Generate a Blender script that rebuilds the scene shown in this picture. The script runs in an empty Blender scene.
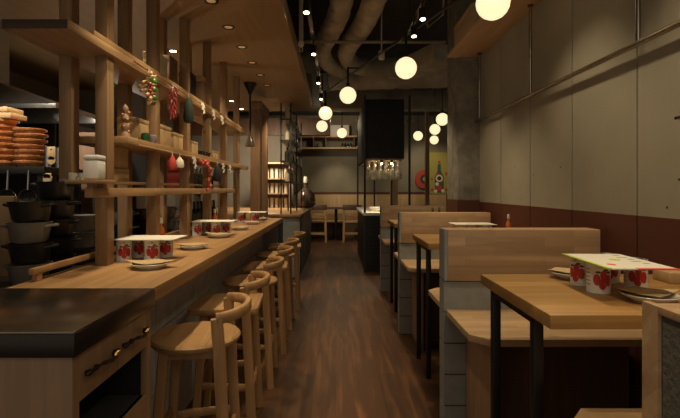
import bpy, bmesh, math, random
from mathutils import Vector, Matrix
random.seed(7)
C = bpy.context.scene.collection
SC = bpy.context.scene
CZ = 1.32          # camera height above the floor
PI = math.pi

# ------------------------------------------------------------------ materials
def new_mat(name):
    m = bpy.data.materials.new(name); m.use_nodes = True
    nt = m.node_tree
    return m, nt, nt.nodes['Principled BSDF']

def plain(name, col, rough=0.5, metal=0.0, emit=0.0, spec=0.5, var=0.0, vscale=20, bump=0.0, trans=0.0):
    m, nt, b = new_mat(name)
    b.inputs['Base Color'].default_value = (*col, 1)
    b.inputs['Roughness'].default_value = rough
    b.inputs['Metallic'].default_value = metal
    b.inputs['Specular IOR Level'].default_value = spec
    if trans: b.inputs['Transmission Weight'].default_value = trans
    if emit:
        b.inputs['Emission Color'].default_value = (*col, 1)
        b.inputs['Emission Strength'].default_value = emit
    if var or bump:
        tc = nt.nodes.new('ShaderNodeTexCoord'); n = nt.nodes.new('ShaderNodeTexNoise')
        n.inputs['Scale'].default_value = vscale; n.inputs['Detail'].default_value = 6
        nt.links.new(tc.outputs['Object'], n.inputs['Vector'])
        if var:
            r = nt.nodes.new('ShaderNodeValToRGB')
            r.color_ramp.elements[0].position = .3; r.color_ramp.elements[1].position = .7
            r.color_ramp.elements[0].color = (*[c * (1 - var) for c in col], 1)
            r.color_ramp.elements[1].color = (*[min(1, c * (1 + var)) for c in col], 1)
            nt.links.new(n.outputs['Fac'], r.inputs['Fac']); nt.links.new(r.outputs['Color'], b.inputs['Base Color'])
        if bump:
            bp = nt.nodes.new('ShaderNodeBump'); bp.inputs['Strength'].default_value = bump; bp.inputs['Distance'].default_value = .01
            nt.links.new(n.outputs['Fac'], bp.inputs['Height']); nt.links.new(bp.outputs['Normal'], b.inputs['Normal'])
    return m

def wood(name, dark, light, axis='X', rough=0.45, staves=None, freq=1.0, stave_var=0.25, bump=0.08, joint=0.55):
    """grain along axis; staves = (length, width) draws glued boards."""
    m, nt, b = new_mat(name)
    N, L = nt.nodes, nt.links
    tc = N.new('ShaderNodeTexCoord'); oi = N.new('ShaderNodeObjectInfo')
    add = N.new('ShaderNodeVectorMath'); add.operation = 'MULTIPLY_ADD'
    cmb = N.new('ShaderNodeCombineXYZ')
    for i in range(3): L.new(oi.outputs['Random'], cmb.inputs[i])
    add.inputs[1].default_value = (7.3, 5.1, 3.7)
    L.new(cmb.outputs[0], add.inputs[0]); L.new(tc.outputs['Object'], add.inputs[2])
    mp = N.new('ShaderNodeMapping'); s = [14 * freq] * 3; s['XYZ'.index(axis)] = 1.1 * freq
    mp.inputs['Scale'].default_value = s
    L.new(add.outputs[0], mp.inputs['Vector'])
    n1 = N.new('ShaderNodeTexNoise'); n1.inputs['Scale'].default_value = 1.6; n1.inputs['Detail'].default_value = 7; n1.inputs['Distortion'].default_value = .7
    n2 = N.new('ShaderNodeTexNoise'); n2.inputs['Scale'].default_value = 9; n2.inputs['Detail'].default_value = 4
    L.new(mp.outputs[0], n1.inputs['Vector']); L.new(mp.outputs[0], n2.inputs['Vector'])
    mx = N.new('ShaderNodeMath'); mx.operation = 'MULTIPLY_ADD'; mx.inputs[1].default_value = .065
    L.new(n2.outputs['Fac'], mx.inputs[0])
    m2 = N.new('ShaderNodeMath'); m2.operation = 'MULTIPLY'; m2.inputs[1].default_value = .7
    L.new(n1.outputs['Fac'], m2.inputs[0]); L.new(m2.outputs[0], mx.inputs[2])
    r = N.new('ShaderNodeValToRGB'); e = r.color_ramp.elements
    e[0].position = .36; e[0].color = (*dark, 1); e[1].position = .66; e[1].color = (*light, 1)
    L.new(mx.outputs[0], r.inputs['Fac'])
    out = r.outputs['Color']
    if staves:
        sep = N.new('ShaderNodeSeparateXYZ'); L.new(tc.outputs['Object'], sep.inputs[0])
        others = [k for k in range(3) if 'XYZ'[k] != axis]
        sm = N.new('ShaderNodeMath'); sm.operation = 'ADD'
        L.new(sep.outputs[others[0]], sm.inputs[0]); L.new(sep.outputs[others[1]], sm.inputs[1])
        c2 = N.new('ShaderNodeCombineXYZ'); L.new(sep.outputs['XYZ'.index(axis)], c2.inputs[0]); L.new(sm.outputs[0], c2.inputs[1])
        bk = N.new('ShaderNodeTexBrick'); L.new(c2.outputs[0], bk.inputs['Vector'])
        bk.inputs['Scale'].default_value = 1; bk.inputs['Brick Width'].default_value = staves[0]; bk.inputs['Row Height'].default_value = staves[1]
        bk.inputs['Mortar Size'].default_value = .0012; bk.offset = .37
        bk.inputs['Color1'].default_value = (1 + stave_var * .5,) * 3 + (1,)
        bk.inputs['Color2'].default_value = (1 - stave_var,) * 3 + (1,)
        bk.inputs['Mortar'].default_value = (joint, joint, joint, 1)
        ml = N.new('ShaderNodeMix'); ml.data_type = 'RGBA'; ml.blend_type = 'MULTIPLY'; ml.inputs['Factor'].default_value = 1
        L.new(out, ml.inputs[6]); L.new(bk.outputs['Color'], ml.inputs[7]); out = ml.outputs[2]
    L.new(out, b.inputs['Base Color'])
    b.inputs['Roughness'].default_value = rough
    if bump:
        bp = N.new('ShaderNodeBump'); bp.inputs['Strength'].default_value = bump; bp.inputs['Distance'].default_value = .004
        L.new(mx.outputs[0], bp.inputs['Height']); L.new(bp.outputs['Normal'], b.inputs['Normal'])
    return m

M = {}
M['stool'] = wood('stool oak', (.36, .20, .085), (.58, .36, .17), 'Z', .42)
M['stool_seat'] = wood('stool seat oak', (.37, .21, .09), (.60, .38, .18), 'Y', .40, staves=(.6, .095), stave_var=.14)
M['counter'] = wood('counter wood', (.36, .20, .085), (.55, .335, .155), 'Y', .38, staves=(1.6, .12), stave_var=.12)
M['table'] = wood('table wood', (.35, .190, .062), (.55, .325, .118), 'X', .36, staves=(.9, .09), stave_var=.14)
M['bench'] = wood('bench wood', (.45, .28, .15), (.65, .45, .26), 'X', .5, staves=(.42, .05), stave_var=.2, joint=.85)
M['bench_y'] = wood('bench seat wood', (.48, .31, .165), (.68, .48, .28), 'X', .5, staves=(.42, .05), stave_var=.14, joint=.85)
M['bench_v'] = wood('bench base wood', (.33, .20, .11), (.48, .31, .18), 'Z', .5)
M['frame_v'] = wood('shelving post wood', (.25, .145, .068), (.42, .265, .135), 'Z', .55)
M['frame_h'] = wood('shelving board wood', (.30, .175, .08), (.50, .32, .16), 'Y', .55)
M['endgrain'] = wood('dark end grain', (.05, .03, .02), (.11, .07, .045), 'X', .6)
M['cabinet'] = wood('cabinet veneer', (.27, .16, .085), (.38, .24, .135), 'Z', .5)
M['soffit'] = wood('soffit boards', (.25, .160, .076), (.32, .208, .104), 'Y', .6, staves=(2.4, 1.2), stave_var=.03, joint=.6, bump=.02)
M['wallshelf'] = wood('wall shelf board', (.56, .38, .22), (.74, .53, .34), 'Y', .5)
M['door_wood'] = wood('partition wood', (.17, .09, .042), (.28, .16, .078), 'Z', .5)
M['box'] = wood('pale box wood', (.44, .29, .14), (.60, .42, .23), 'Z', .55)
M['box_brown'] = wood('brown box wood', (.22, .12, .07), (.32, .19, .11), 'Z', .6)
M['bowl'] = wood('bowl wood', (.40, .15, .045), (.80, .40, .16), 'Z', .4, freq=3)
M['floor'] = wood('floor planks', (.075, .030, .011), (.25, .110, .040), 'Y', .48, staves=(1.25, .15), stave_var=.36, freq=.7, joint=.5)
M['dark_wood'] = wood('dark chair wood', (.10, .05, .025), (.18, .09, .045), 'Z', .5)
M['black'] = plain('black metal', (.012, .011, .010), .45, .2)
M['black_matt'] = plain('black cloth and recess shade', (.012, .012, .012), .9)
M['steel'] = plain('brushed dark steel', (.27, .24, .20), .24, 1.0, var=.2, vscale=14)
M['steel_edge'] = plain('dark steel edge', (.045, .036, .032), .33, .7)
M['hood_steel'] = plain('hood steel', (.42, .42, .42), .3, 1.0)
M['chrome'] = plain('chrome pipe', (.38, .34, .29), .25, 1.0)
M['iron'] = plain('aged iron', (.055, .048, .040), .4, .9, var=.4, vscale=60)
M['brass'] = plain('aged brass', (.42, .26, .09), .35, 1.0, var=.3, vscale=50)
M['concrete'] = plain('column concrete', (.20, .18, .145), .9, var=.32, vscale=9, bump=.9)
M['slab'] = plain('slab', (.035, .031, .027), .95, var=.3, vscale=3)
M['wallpanel'] = plain('cement board', (.30, .268, .20), .75, var=.07, vscale=3.2, bump=.05)
M['dado'] = plain('red brown dado', (.088, .024, .012), .55, var=.08, vscale=4)
M['backwall'] = plain('back plaster', (.20, .175, .13), .85, var=.14, vscale=2)
M['kitchen'] = plain('kitchen plaster', (.19, .16, .125), .9, var=.12, vscale=2)
M['tile'] = plain('grey tile', (.27, .28, .265), .6, var=.12, vscale=14, bump=.1)
M['tile_dark'] = plain('blue grey tile', (.42, .435, .45), .5, var=.15, vscale=12, bump=.1)
M['grout'] = plain('grout', (.07, .068, .062), .9)
M['inset'] = plain('rough grey inset', (.145, .135, .105), .95, var=.2, vscale=90, bump=.6)
M['white'] = plain('white enamel', (.72, .70, .65), .35)
M['cream'] = plain('cream card', (.74, .70, .60), .6)
M['lime'] = plain('lime print', (.46, .56, .06), .6)
M['pink'] = plain('pink print', (.75, .13, .12), .6)
M['greyprint'] = plain('grey print', (.30, .28, .27), .6)
M['tomato'] = plain('tomato print', (.48, .03, .025), .4)
M['leaf'] = plain('leaf print', (.02, .11, .02), .5)
M['ink'] = plain('ink', (.03, .03, .035), .5)
M['tin'] = plain('tin', (.60, .58, .54), .3, 1.0)
M['napkin'] = plain('tan paper', (.50, .36, .19), .75, var=.06, vscale=30)
M['plate'] = plain('cream plate glaze', (.66, .62, .52), .25)
M['sauce'] = plain('orange chilli sauce', (.62, .16, .035), .25)
M['pot_black'] = plain('black pot glaze', (.016, .014, .013), .35)
M['pot_grey'] = plain('grey pot glaze', (.15, .135, .11), .45, var=.2, vscale=12)
M['red_cloth'] = plain('red cloth', (.50, .05, .035), .8, var=.3, vscale=40)
M['chilli'] = plain('dried chilli', (.32, .035, .02), .4, var=.3, vscale=40)
M['flower'] = plain('red flower', (.46, .07, .045), .7, var=.4, vscale=60)
M['green'] = plain('green bauble', (.05, .18, .02), .35, var=.4, vscale=40)
M['dark_green'] = plain('dark green cloth', (.020, .032, .022), .85, var=.3, vscale=30)
M['paper'] = plain('white paper', (.66, .60, .48), .8)
M['crimson'] = plain('crimson box', (.24, .022, .016), .5)
M['lilac'] = plain('lilac jar', (.22, .17, .20), .4)
M['globe'] = plain('lit opal glass', (1.0, .835, .50), .4, emit=1.08)
M['lens'] = plain('lit lens', (1.0, .82, .55), .4, emit=14)
M['lens_dim'] = plain('lit recessed lens', (1.0, .70, .38), .4, emit=.10)
M['duct'] = plain('flexible duct wrap', (.36, .305, .22), .6, var=.25, vscale=8, bump=.3)
M['duct_big'] = plain('duct insulation', (.32, .275, .20), .7, var=.25, vscale=5, bump=.3)
M['pipe'] = plain('painted pipe', (.20, .165, .12), .5, .3)
M['hood_black'] = plain('black hood', (.007, .0068, .0065), .7)
M['lattice'] = plain('dark green grey panel', (.030, .036, .034), .5)
M['glass'] = plain('clear glass', (.80, .78, .70), .12, trans=.75)
M['glass_brown'] = plain('smoky glass', (.10, .07, .05), .08, spec=.8)
M['bottle'] = plain('dark bottle glass', (.018, .022, .014), .1, spec=.8)
M['bottle_pale'] = plain('pale bottle', (.50, .44, .33), .25)
M['poster'] = plain('poster ground', (.32, .28, .07), .7)
M['poster2'] = plain('poster red', (.40, .045, .03), .6)
M['poster3'] = plain('poster teal', (.03, .09, .07), .6)
M['ac'] = plain('pale appliance', (.62, .60, .55), .5)

# ------------------------------------------------------------------ mesh builder
class MB:
    def __init__(self): self.bm = bmesh.new()
    def box(self, x0, x1, y0, y1, z0, z1, bev=0.0):
        vs = [self.bm.verts.new((x, y, z)) for x in (min(x0, x1), max(x0, x1)) for y in (min(y0, y1), max(y0, y1)) for z in (min(z0, z1), max(z0, z1))]
        f = [(0, 1, 3, 2), (4, 6, 7, 5), (0, 4, 5, 1), (2, 3, 7, 6), (0, 2, 6, 4), (1, 5, 7, 3)]
        fs = [self.bm.faces.new([vs[i] for i in q]) for q in f]
        if bev:
            es = list({e for q in fs for e in q.edges})
            bmesh.ops.bevel(self.bm, geom=es, offset=bev, segments=2, affect='EDGES', profile=.5)
        return self
    def prism(self, poly, z0, z1, bev=0.0):
        lo = [self.bm.verts.new((x, y, z0)) for x, y in poly]; hi = [self.bm.verts.new((x, y, z1)) for x, y in poly]
        n = len(poly); fs = [self.bm.faces.new(lo[::-1]), self.bm.faces.new(hi)]
        for i in range(n): fs.append(self.bm.faces.new((lo[i], lo[(i + 1) % n], hi[(i + 1) % n], hi[i])))
        bmesh.ops.recalc_face_normals(self.bm, faces=fs)
        if bev:
            es = list(set(fs[0].edges) | set(fs[1].edges))
            bmesh.ops.bevel(self.bm, geom=es, offset=bev, segments=2, affect='EDGES', profile=.5)
        return self
    def _ring(self, c, u, v, r, seg, ru=1, rv=1):
        return [self.bm.verts.new(c + (u * math.cos(2 * PI * i / seg) * ru + v * math.sin(2 * PI * i / seg) * rv) * r) for i in range(seg)]
    def tube(self, pts, r, seg=10, ru=1, rv=1, caps=True, up=None):
        pts = [Vector(p) for p in pts]; n = len(pts)
        rs = r if isinstance(r, (list, tuple)) else [r] * n
        rings = []; prev = None
        for i, p in enumerate(pts):
            t = (pts[min(i + 1, n - 1)] - pts[max(i - 1, 0)]).normalized()
            if prev is None:
                a = Vector(up) if up else (Vector((0, 0, 1)) if abs(t.z) < .9 else Vector((0, 1, 0)))
            else: a = prev
            if up: a = Vector(up)
            u = (a - t * a.dot(t)).normalized(); v = t.cross(u); prev = u
            rings.append(self._ring(p, u, v, rs[i], seg, ru, rv))
        for a, b in zip(rings, rings[1:]):
            for i in range(seg): self.bm.faces.new((a[i], a[(i + 1) % seg], b[(i + 1) % seg], b[i]))
        if caps: self.bm.faces.new(rings[0][::-1]); self.bm.faces.new(rings[-1])
        return self
    def cyl(self, p0, p1, r0, r1=None, seg=14): return self.tube([p0, p1], [r0, r0 if r1 is None else r1], seg)
    def bar(self, pts, w, h, up=(0, 0, 1), rnd=.25):
        """rounded rectangular section swept along pts; w across, h along up"""
        sec = []
        for sx, sy in ((1, 1), (-1, 1), (-1, -1), (1, -1)):
            q = [(1, 1 - rnd), (1 - rnd, 1)] if sx * sy > 0 else [(1 - rnd, 1), (1, 1 - rnd)]
            for a, b in q: sec.append((sx * a * w / 2, sy * b * h / 2))
        pts = [Vector(p) for p in pts]; n = len(pts); rings = []
        for i, p in enumerate(pts):
            t = (pts[min(i + 1, n - 1)] - pts[max(i - 1, 0)]).normalized()
            a = Vector(up); u = (a - t * a.dot(t)).normalized(); v = t.cross(u)
            rings.append([self.bm.verts.new(p + v * x + u * y) for x, y in sec])
        k = len(sec); fs = []
        for a, b in zip(rings, rings[1:]):
            for i in range(k): fs.append(self.bm.faces.new((a[i], a[(i + 1) % k], b[(i + 1) % k], b[i])))
        fs += [self.bm.faces.new(rings[0][::-1]), self.bm.faces.new(rings[-1])]
        bmesh.ops.recalc_face_normals(self.bm, faces=fs)
        return self
    def lathe(self, prof, seg=24, c=(0, 0, 0)):
        c = Vector(c); rings = []; fs = []
        for r, z in prof:
            if r < 1e-6: rings.append([self.bm.verts.new(c + Vector((0, 0, z)))])
            else: rings.append([self.bm.verts.new(c + Vector((r * math.cos(2 * PI * i / seg), r * math.sin(2 * PI * i / seg), z))) for i in range(seg)])
        for a, b in zip(rings, rings[1:]):
            for i in range(seg):
                j = (i + 1) % seg
                if len(a) == 1 and len(b) == 1: continue
                if len(a) == 1: fs.append(self.bm.faces.new((a[0], b[j], b[i])))
                elif len(b) == 1: fs.append(self.bm.faces.new((a[i], a[j], b[0])))
                else: fs.append(self.bm.faces.new((a[i], a[j], b[j], b[i])))
        bmesh.ops.recalc_face_normals(self.bm, faces=fs)
        return self
    def ball(self, c, r, s=(1, 1, 1), seg=16):
        prof = [(math.sin(PI * k / 10) * r, -math.cos(PI * k / 10) * r) for k in range(11)]
        prof[0] = (0, -r); prof[-1] = (0, r)
        n0 = len(self.bm.verts); self.lathe(prof, seg); self.bm.verts.ensure_lookup_table()
        for v in self.bm.verts[n0:]: v.co = Vector((v.co.x * s[0], v.co.y * s[1], v.co.z * s[2])) + Vector(c)
        return self
    def patch(self, r, ang, z, w, h, seg=14):
        """an oval print lying on a cylinder of radius r around z"""
        c = self.bm.verts.new((r * math.cos(ang), r * math.sin(ang), z)); ring = []
        for i in range(seg):
            t = 2 * PI * i / seg; a = ang + w * math.cos(t) / r
            ring.append(self.bm.verts.new((r * math.cos(a), r * math.sin(a), z + h * math.sin(t))))
        for i in range(seg): self.bm.faces.new((c, ring[i], ring[(i + 1) % seg]))
        return self
    def build(self, name, mat, parent=None, loc=None, rz=0):
        me = bpy.data.meshes.new(name); self.bm.to_mesh(me); self.bm.free()
        for p in me.polygons: p.use_smooth = True
        try: me.set_sharp_from_angle(angle=math.radians(38))
        except Exception: pass
        for mm in (mat if isinstance(mat, (list, tuple)) else [mat]): me.materials.append(M[mm])
        o = bpy.data.objects.new(name, me); C.objects.link(o)
        if parent is not None: o.parent = parent
        if loc: o.location = loc
        if rz: o.rotation_euler = (0, 0, rz)
        return o

def tag(o, label, cat, group=None):
    o['label'] = label; o['category'] = cat
    if group: o['group'] = group
    return o
def thing(name, label, cat, loc=(0, 0, 0), rz=0, group=None):
    o = bpy.data.objects.new(name, None); o.empty_display_size = .1; C.objects.link(o)
    o.location = loc; o.rotation_euler = (0, 0, rz)
    return tag(o, label, cat, group)
def struct(o): o['kind'] = 'structure'; return o
def dup(root, loc, label, rz=None, group=None):
    """a copy of a thing with copies of its parts and sub-parts"""
    r = root.copy(); C.objects.link(r); r.location = loc
    if rz is not None: r.rotation_euler = (0, 0, rz)
    r['label'] = label
    if group: r['group'] = group
    for ch in list(root.children):
        c = ch.copy(); C.objects.link(c); c.parent = r
        for g in list(ch.children):
            d = g.copy(); C.objects.link(d); d.parent = c
    return r

# ------------------------------------------------------------------ room shell
WX = 1.44; CEIL = 2.555; SLAB = 3.4
struct(MB().box(-3.4, 3.2, -1.5, 13.0, -.1, 0).build('floor', 'floor'))
struct(MB().box(-3.5, 3.3, -1.5, 13.1, SLAB, SLAB + .1).build('ceiling', 'slab'))
# dropped timber soffit over the counter
mb = MB().box(-3.4, -.378, -1.2, 7.3, CEIL, CEIL + .05)
mb.box(-.378, -.36, -1.2, 7.3, CEIL - .012, CEIL + .14).box(-3.4, -.378, 7.3, 7.32, CEIL, CEIL + .6)
struct(mb.build('ceiling_soffit', 'soffit'))
# right wall: cement boards over a red-brown dado, real joints between boards
w = MB().box(WX + .012, WX + .12, -.6, 5.05, 0, SLAB).build('wall_right', 'grout'); struct(w)
up_, dn = MB(), MB()
yj = [-.6] + [2.2 - .606 * k for k in range(4, -1, -1)] + [2.806, 3.412, 4.018, 4.62]
for a, b in zip(yj, yj[1:]):
    if b - a < .05: continue
    up_.box(WX, WX + .02, a + .006, b - .006, 1.193, SLAB); dn.box(WX, WX + .02, a + .005, b - .005, 0, 1.193)
p = up_.build('upper_boards', 'wallpanel', w); p = dn.build('dado_boards', 'dado', w)
# small fixings and dents in the boards
mk = MB()
for y, z in ((1.95, 1.62), (1.93, 1.36), (2.0, 1.24), (3.35, 1.42), (2.95, 1.46), (3.7, 1.5)):
    mk.cyl((WX - .001, y, z), (WX + .004, y, z), .006, seg=8)
mk.box(WX - .001, WX + .004, 1.915, 1.955, 1.615, 1.627)
mk.build('fixing_marks', 'ink', w)
# concrete column
col = struct(MB().box(1.225, 1.60, 4.62, 5.06, 1.21, SLAB).build('wall_column', 'concrete'))
MB().box(1.22, 1.605, 4.615, 5.065, 0, 1.21).build('column_dado', 'dado', col)
# far walls
wb = struct(MB().box(-3.4, 3.2, 13.0, 13.1, 0, SLAB).build('wall_back', 'backwall'))
MB().box(-3.4, 3.2, 12.985, 13.0, 1.17, 1.235).build('rail_strip', 'dado', wb)
MB().box(-3.4, 3.2, 12.985, 13.0, 0, .5).build('skirting', 'dado', wb)
struct(MB().box(-3.5, -3.4, -1.5, 13.1, 0, SLAB).build('wall_left', 'kitchen'))
struct(MB().box(3.2, 3.3, 5.0, 13.1, 0, SLAB).build('wall_alcove', 'backwall'))
# far dropped beam and wall shelves above the far seating
struct(MB().box(-3.4, -.12, 9.6, 9.9, 2.45, 2.80).build('beam_far', 'dark_wood'))
sh = thing('wall_shelf', 'two long wooden shelves on the far wall above the wooden bench', 'shelf', (0, 12.78, 0))
for z in (2.42, 2.74): MB().box(-1.0, .72, -.2, .2, z, z + .04, .004).build('shelf_board', 'wallshelf', sh)
for x in (-.62, -.28, .5): MB().box(x - .015, x + .015, -.15, .2, 2.461, 2.74).build('divider', 'dark_wood', sh)
o = MB().box(-.24, .34, -.13, .13, 0, .30, .01).build('air_conditioner', 'ac', None, (0.02, 12.78, 2.78)); tag(o, 'pale boxy appliance on top of the far wall shelf behind a globe', 'appliance')
for k in range(6):
    o = MB().lathe([(0, 0), (.03, 0), (.03, .1), (.012, .13), (.012, .15), (0, .15)], 10).build('dark_jar', 'bottle', None, (.18 + .08 * k, 12.78, 2.46))
    tag(o, 'small dark jar in the row on the lower far wall shelf', 'jar', 'dark jars on the far wall shelf')
o = MB().lathe([(0, 0), (.06, 0), (.09, .06), (.10, .12), (.085, .13), (0, .11)], 16).build('stoneware_pot', 'pot_grey', None, (-.45, 12.78, 2.46)); tag(o, 'lone brownish pot on the lower far wall shelf', 'pot')

# ------------------------------------------------------------------ stools
def make_stool(label, square, loc, rz=0, group=None):
    t = thing('bar_stool', label, 'stool', loc, rz, group)
    s = MB()
    if square:
        w_, d_ = .185, .19; pts = []
        for cx, cy, a0 in ((w_ - .03, d_ - .03, 0), (-w_ + .03, d_ - .03, 90), (-w_ + .03, -d_ + .03, 180), (w_ - .03, -d_ + .03, 270)):
            for k in range(5):
                a = math.radians(a0 + k * 22.5); pts.append((cx + .03 * math.cos(a), cy + .03 * math.sin(a)))
        s.prism(pts, .655, .69, .006)
    else:
        s.lathe([(0, .652), (.165, .652), (.183, .660), (.1915, .672), (.1915, .682), (.184, .69), (.12, .688), (0, .684)], 40)
    s.build('seat', 'stool_seat', t)
    # bent back hoop on the aisle side
    arc = []
    for k in range(15):
        a = math.radians(-86 + 172 * k / 14)
        arc.append((.105 + .120 * math.cos(a) , .185 * math.sin(a), .800 + .010 * math.cos(a)))
    MB().bar(arc, .030, .042, rnd=.35).build('backrest', 'stool_seat', t)
    for sy in (-1, 1):
        MB().bar([(.116, sy * .182, .80), (.126, sy * .180, .66), (.158, sy * .182, .0)], .030, .046, up=(1, 0, 0), rnd=.3).build('leg', 'stool', t)
        MB().bar([(-.105, sy * .118, .656), (-.150, sy * .158, 0)], .034, .040, up=(1, 0, 0), rnd=.3).build('leg', 'stool', t)
    MB().box(.100, .128, -.17, .17, .618, .651, .003).box(-.12, .10, -.125, -.10, .62, .6505, .003).box(-.12, .10, .10, .125, .62, .6505, .003).build('seat_frame', 'stool', t)
    MB().bar([(.146, -.18, .235), (.146, .18, .235)], .020, .034).build('stretcher', 'stool', t)
    MB().bar([(-.136, -.146, .30), (-.136, .146, .30)], .020, .034).build('stretcher', 'stool', t)
    for sy in (-1, 1):
        MB().bar([(-.13, sy * .142, .27), (.143, sy * .180, .27)], .020, .034).build('stretcher', 'stool', t)
    return t
GS = 'bar stools along the wooden counter'
ords = ['first', 'second', 'third', 'fourth', 'fifth', 'sixth']
SY = [2.01, 2.60, 3.22, 3.85, 4.50, 5.20]
st_round = make_stool('pale wooden stool with round seat, first in the row from the steel-topped cabinet', False, (-.612, SY[0], 0), math.radians(6), GS)
st_sq = make_stool('pale wooden stool with squarish seat, second in the row from the steel-topped cabinet', True, (-.612, SY[1], 0), math.radians(4), GS)
for k in range(2, 6):
    src, sh_ = (st_sq, 'squarish') if k % 2 else (st_round, 'round')
    dup(src, (-.612 + (.01, .02, .015, .03)[k - 2], SY[k], 0), f'pale wooden stool with {sh_} seat, {ords[k]} in the row from the steel-topped cabinet', math.radians((3, 5, 2, 4)[k - 2]))

# ------------------------------------------------------------------ long counter and steel-topped cabinet
ct = thing('wooden_counter', 'long pale wooden bar counter running behind the row of stools', 'counter', (0, 0, 0))
MB().box(-1.205, -.664, 1.665, 5.72, .905, .96, .004).build('worktop', 'counter', ct)
tl = MB()
yy = 1.70
while yy < 5.6:
    y1 = min(yy + .30, 5.68)
    for z0 in (0, .30, .60): tl.box(-.925, -.90, yy + .004, y1 - .004, z0 + .004, z0 + .296)
    yy += .30
tl.build('tile_front', 'tile_dark', ct)
MB().box(-1.20, -.918, 1.70, 5.68, 0, .905).build('carcass', 'grout', ct)
MB().box(-1.20, -.72, 5.68, 5.705, 0, .905).build('end_panel', 'tile', ct)
rl = thing('counter_rail', 'long low wooden rail on small feet along the kitchen edge of the counter', 'rail', (0, 0, .9605))
MB().box(-1.185, -1.160, 1.77, 5.45, .028, .052, .003).build('bar', 'counter', rl)
for k in range(7): MB().box(-1.183, -1.162, 1.79 + .58 * k, 1.82 + .58 * k, 0, .028).build('foot', 'counter', rl)

cb = thing('steel_topped_cabinet', 'drawer cabinet with dark steel top at the near end of the counter', 'cabinet', (0, 0, 0))
MB().box(-2.2, -.655, 1.15, 1.66, .957, .962, .001).build('steel_top', 'steel', cb)
MB().box(-2.2, -.653, 1.148, 1.662, .898, .957, .002).build('steel_edge', 'steel_edge', cb)
MB().box(-2.19, -.668, 1.165, 1.185, 0, .898, .001).build('front_panel', 'cabinet', cb)
MB().box(-2.19, -.69, 1.635, 1.655, 0, .898).box(-2.19, -.69, 1.19, 1.63, .02, .04).box(-2.19, -1.5, 1.185, 1.635, .04, .898).build('carcass', 'black_matt', cb)
for a, b in ((1.185, 1.198), (1.625, 1.657)): MB().box(-.69, -.668, a, b, 0, .898, .001).build('stile', 'cabinet', cb)
MB().box(-1.5, -.675, 1.20, 1.62, .57, .595, .002).build('inner_shelf', 'black_matt', cb)  # blackened: shade of the opening under the drawers put into the colour
MB().box(-.69, -.668, 1.195, 1.625, .05, .595, .002).build('lower_panel', 'cabinet', cb)
for y0, y1 in ((1.198, 1.408), (1.413, 1.622)):
    d = MB().box(-.9, -.668, y0, y1, .765, .892, .002).build('drawer', 'cabinet', cb)
    yc = (y0 + y1) / 2; h = MB(); pts = []; rr = []
    for k in range(13):
        q = k / 12; pts.append((-.652 + .010 * math.sin(PI * q), yc - .08 + .16 * q, .832 + .006 * math.sin(2 * PI * q))); rr.append(.0038 + .0026 * abs(math.sin(4 * PI * q)))
    h.tube(pts, rr, 8)
    for s in (-1, 1):
        h.ball((-.655, yc + s * .080, .832), .009, (1, 1.7, 1)).ball((-.651, yc + s * .052, .835), .008, (1, 1.3, 1.1)).cyl((-.667, yc + s * .078, .832), (-.648, yc + s * .078, .832), .006)
    h.build('handle', 'iron', d)
    h = MB().tube([(-.641, yc + .028, .836), (-.640, yc + .045, .840), (-.646, yc + .07, .838)], [.004, .008, .005], 8); h.build('handle_ornament', 'brass', d)

# ------------------------------------------------------------------ place settings on the counter
def make_can(label, loc, rz, group):
    t = thing('tomato_can', label, 'can', loc, rz, group)
    MB().lathe([(0, .0), (.0375, 0), (.0385, .002), (.0375, .005), (.0375, .103), (.0385, .106), (.0375, .108)], 28).build('can_body', 'white', t)
    MB().lathe([(.0375, .108), (.0355, .1085), (.035, .105), (0, .105)], 28).build('lid', 'tin', t)
    tm, lf, ik = MB(), MB(), MB()
    for base in (0,):
        for da, z, w_, h_ in ((-.46, .048, .012, .020), (.02, .034, .013, .020), (.10, .064, .011, .017), (.56, .046, .012, .021)):
            tm.patch(.03795, base + da, z, w_, h_)
        for da, z in ((-.35, .074), (.30, .082), (.58, .074)): lf.patch(.0381, base + da, z, .009, .004)
        ik.patch(.0381, base - .02, .094, .022, .0050)
        for q in range(5): ik.patch(.0381, base - 1.30, .03 + .013 * q, .012, .0022); ik.patch(.0381, base + 1.35, .03 + .013 * q, .012, .0022)
    tm.build('tomato_print', 'tomato', t); lf.build('leaf_print', 'leaf', t); ik.build('name_print', 'greyprint', t)
    return t
GC = 'tomato cans holding up menu cards'
can0 = make_can('white tomato can under the first counter menu card, aisle side front', (-.925, 2.31, .96), math.radians(-65), GC)
can_n = [can0]
def cans(spots, txt, z=.96, rzs=(-65, -65, -75, -60)):
    for (x, y, where), a in zip(spots, rzs):
        lab = f'white tomato can under {txt}, {where}'
        if can_n: c = can_n.pop(); c['label'] = lab; c.location = (x, y, z)
        else: dup(can0, (x, y, z), lab, math.radians(a))
cans(((-.925, 2.31, 'aisle side, front'), (-1.065, 2.31, 'shelf side, front'), (-.905, 2.445, 'aisle side, rear'), (-1.05, 2.445, 'shelf side, rear')), 'the first menu card on the counter')
cans(((-.93, 3.56, 'aisle side, front'), (-1.075, 3.56, 'shelf side, front'), (-.885, 3.70, 'aisle side, rear'), (-1.03, 3.70, 'shelf side, rear')), 'the second menu card on the counter')
cans(((-.88, 4.92, 'aisle side, front'), (-1.03, 4.92, 'shelf side, front'), (-.88, 5.06, 'aisle side, rear'), (-1.03, 5.06, 'shelf side, rear')), 'the third menu card on the counter')
cans(((.918, 1.61, 'aisle side, front'), (.925, 1.735, 'aisle side, rear'), (1.085, 1.665, 'wall side, front'), (1.06, 1.785, 'wall side, rear')), 'the card on the front table', rzs=(-100, -150, -115, -120))
cans(((.90, 3.25, 'aisle side, front'), (.90, 3.40, 'aisle side, rear'), (1.06, 3.25, 'wall side, front'), (1.06, 3.40, 'wall side, rear')), 'the card on the second table')

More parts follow.
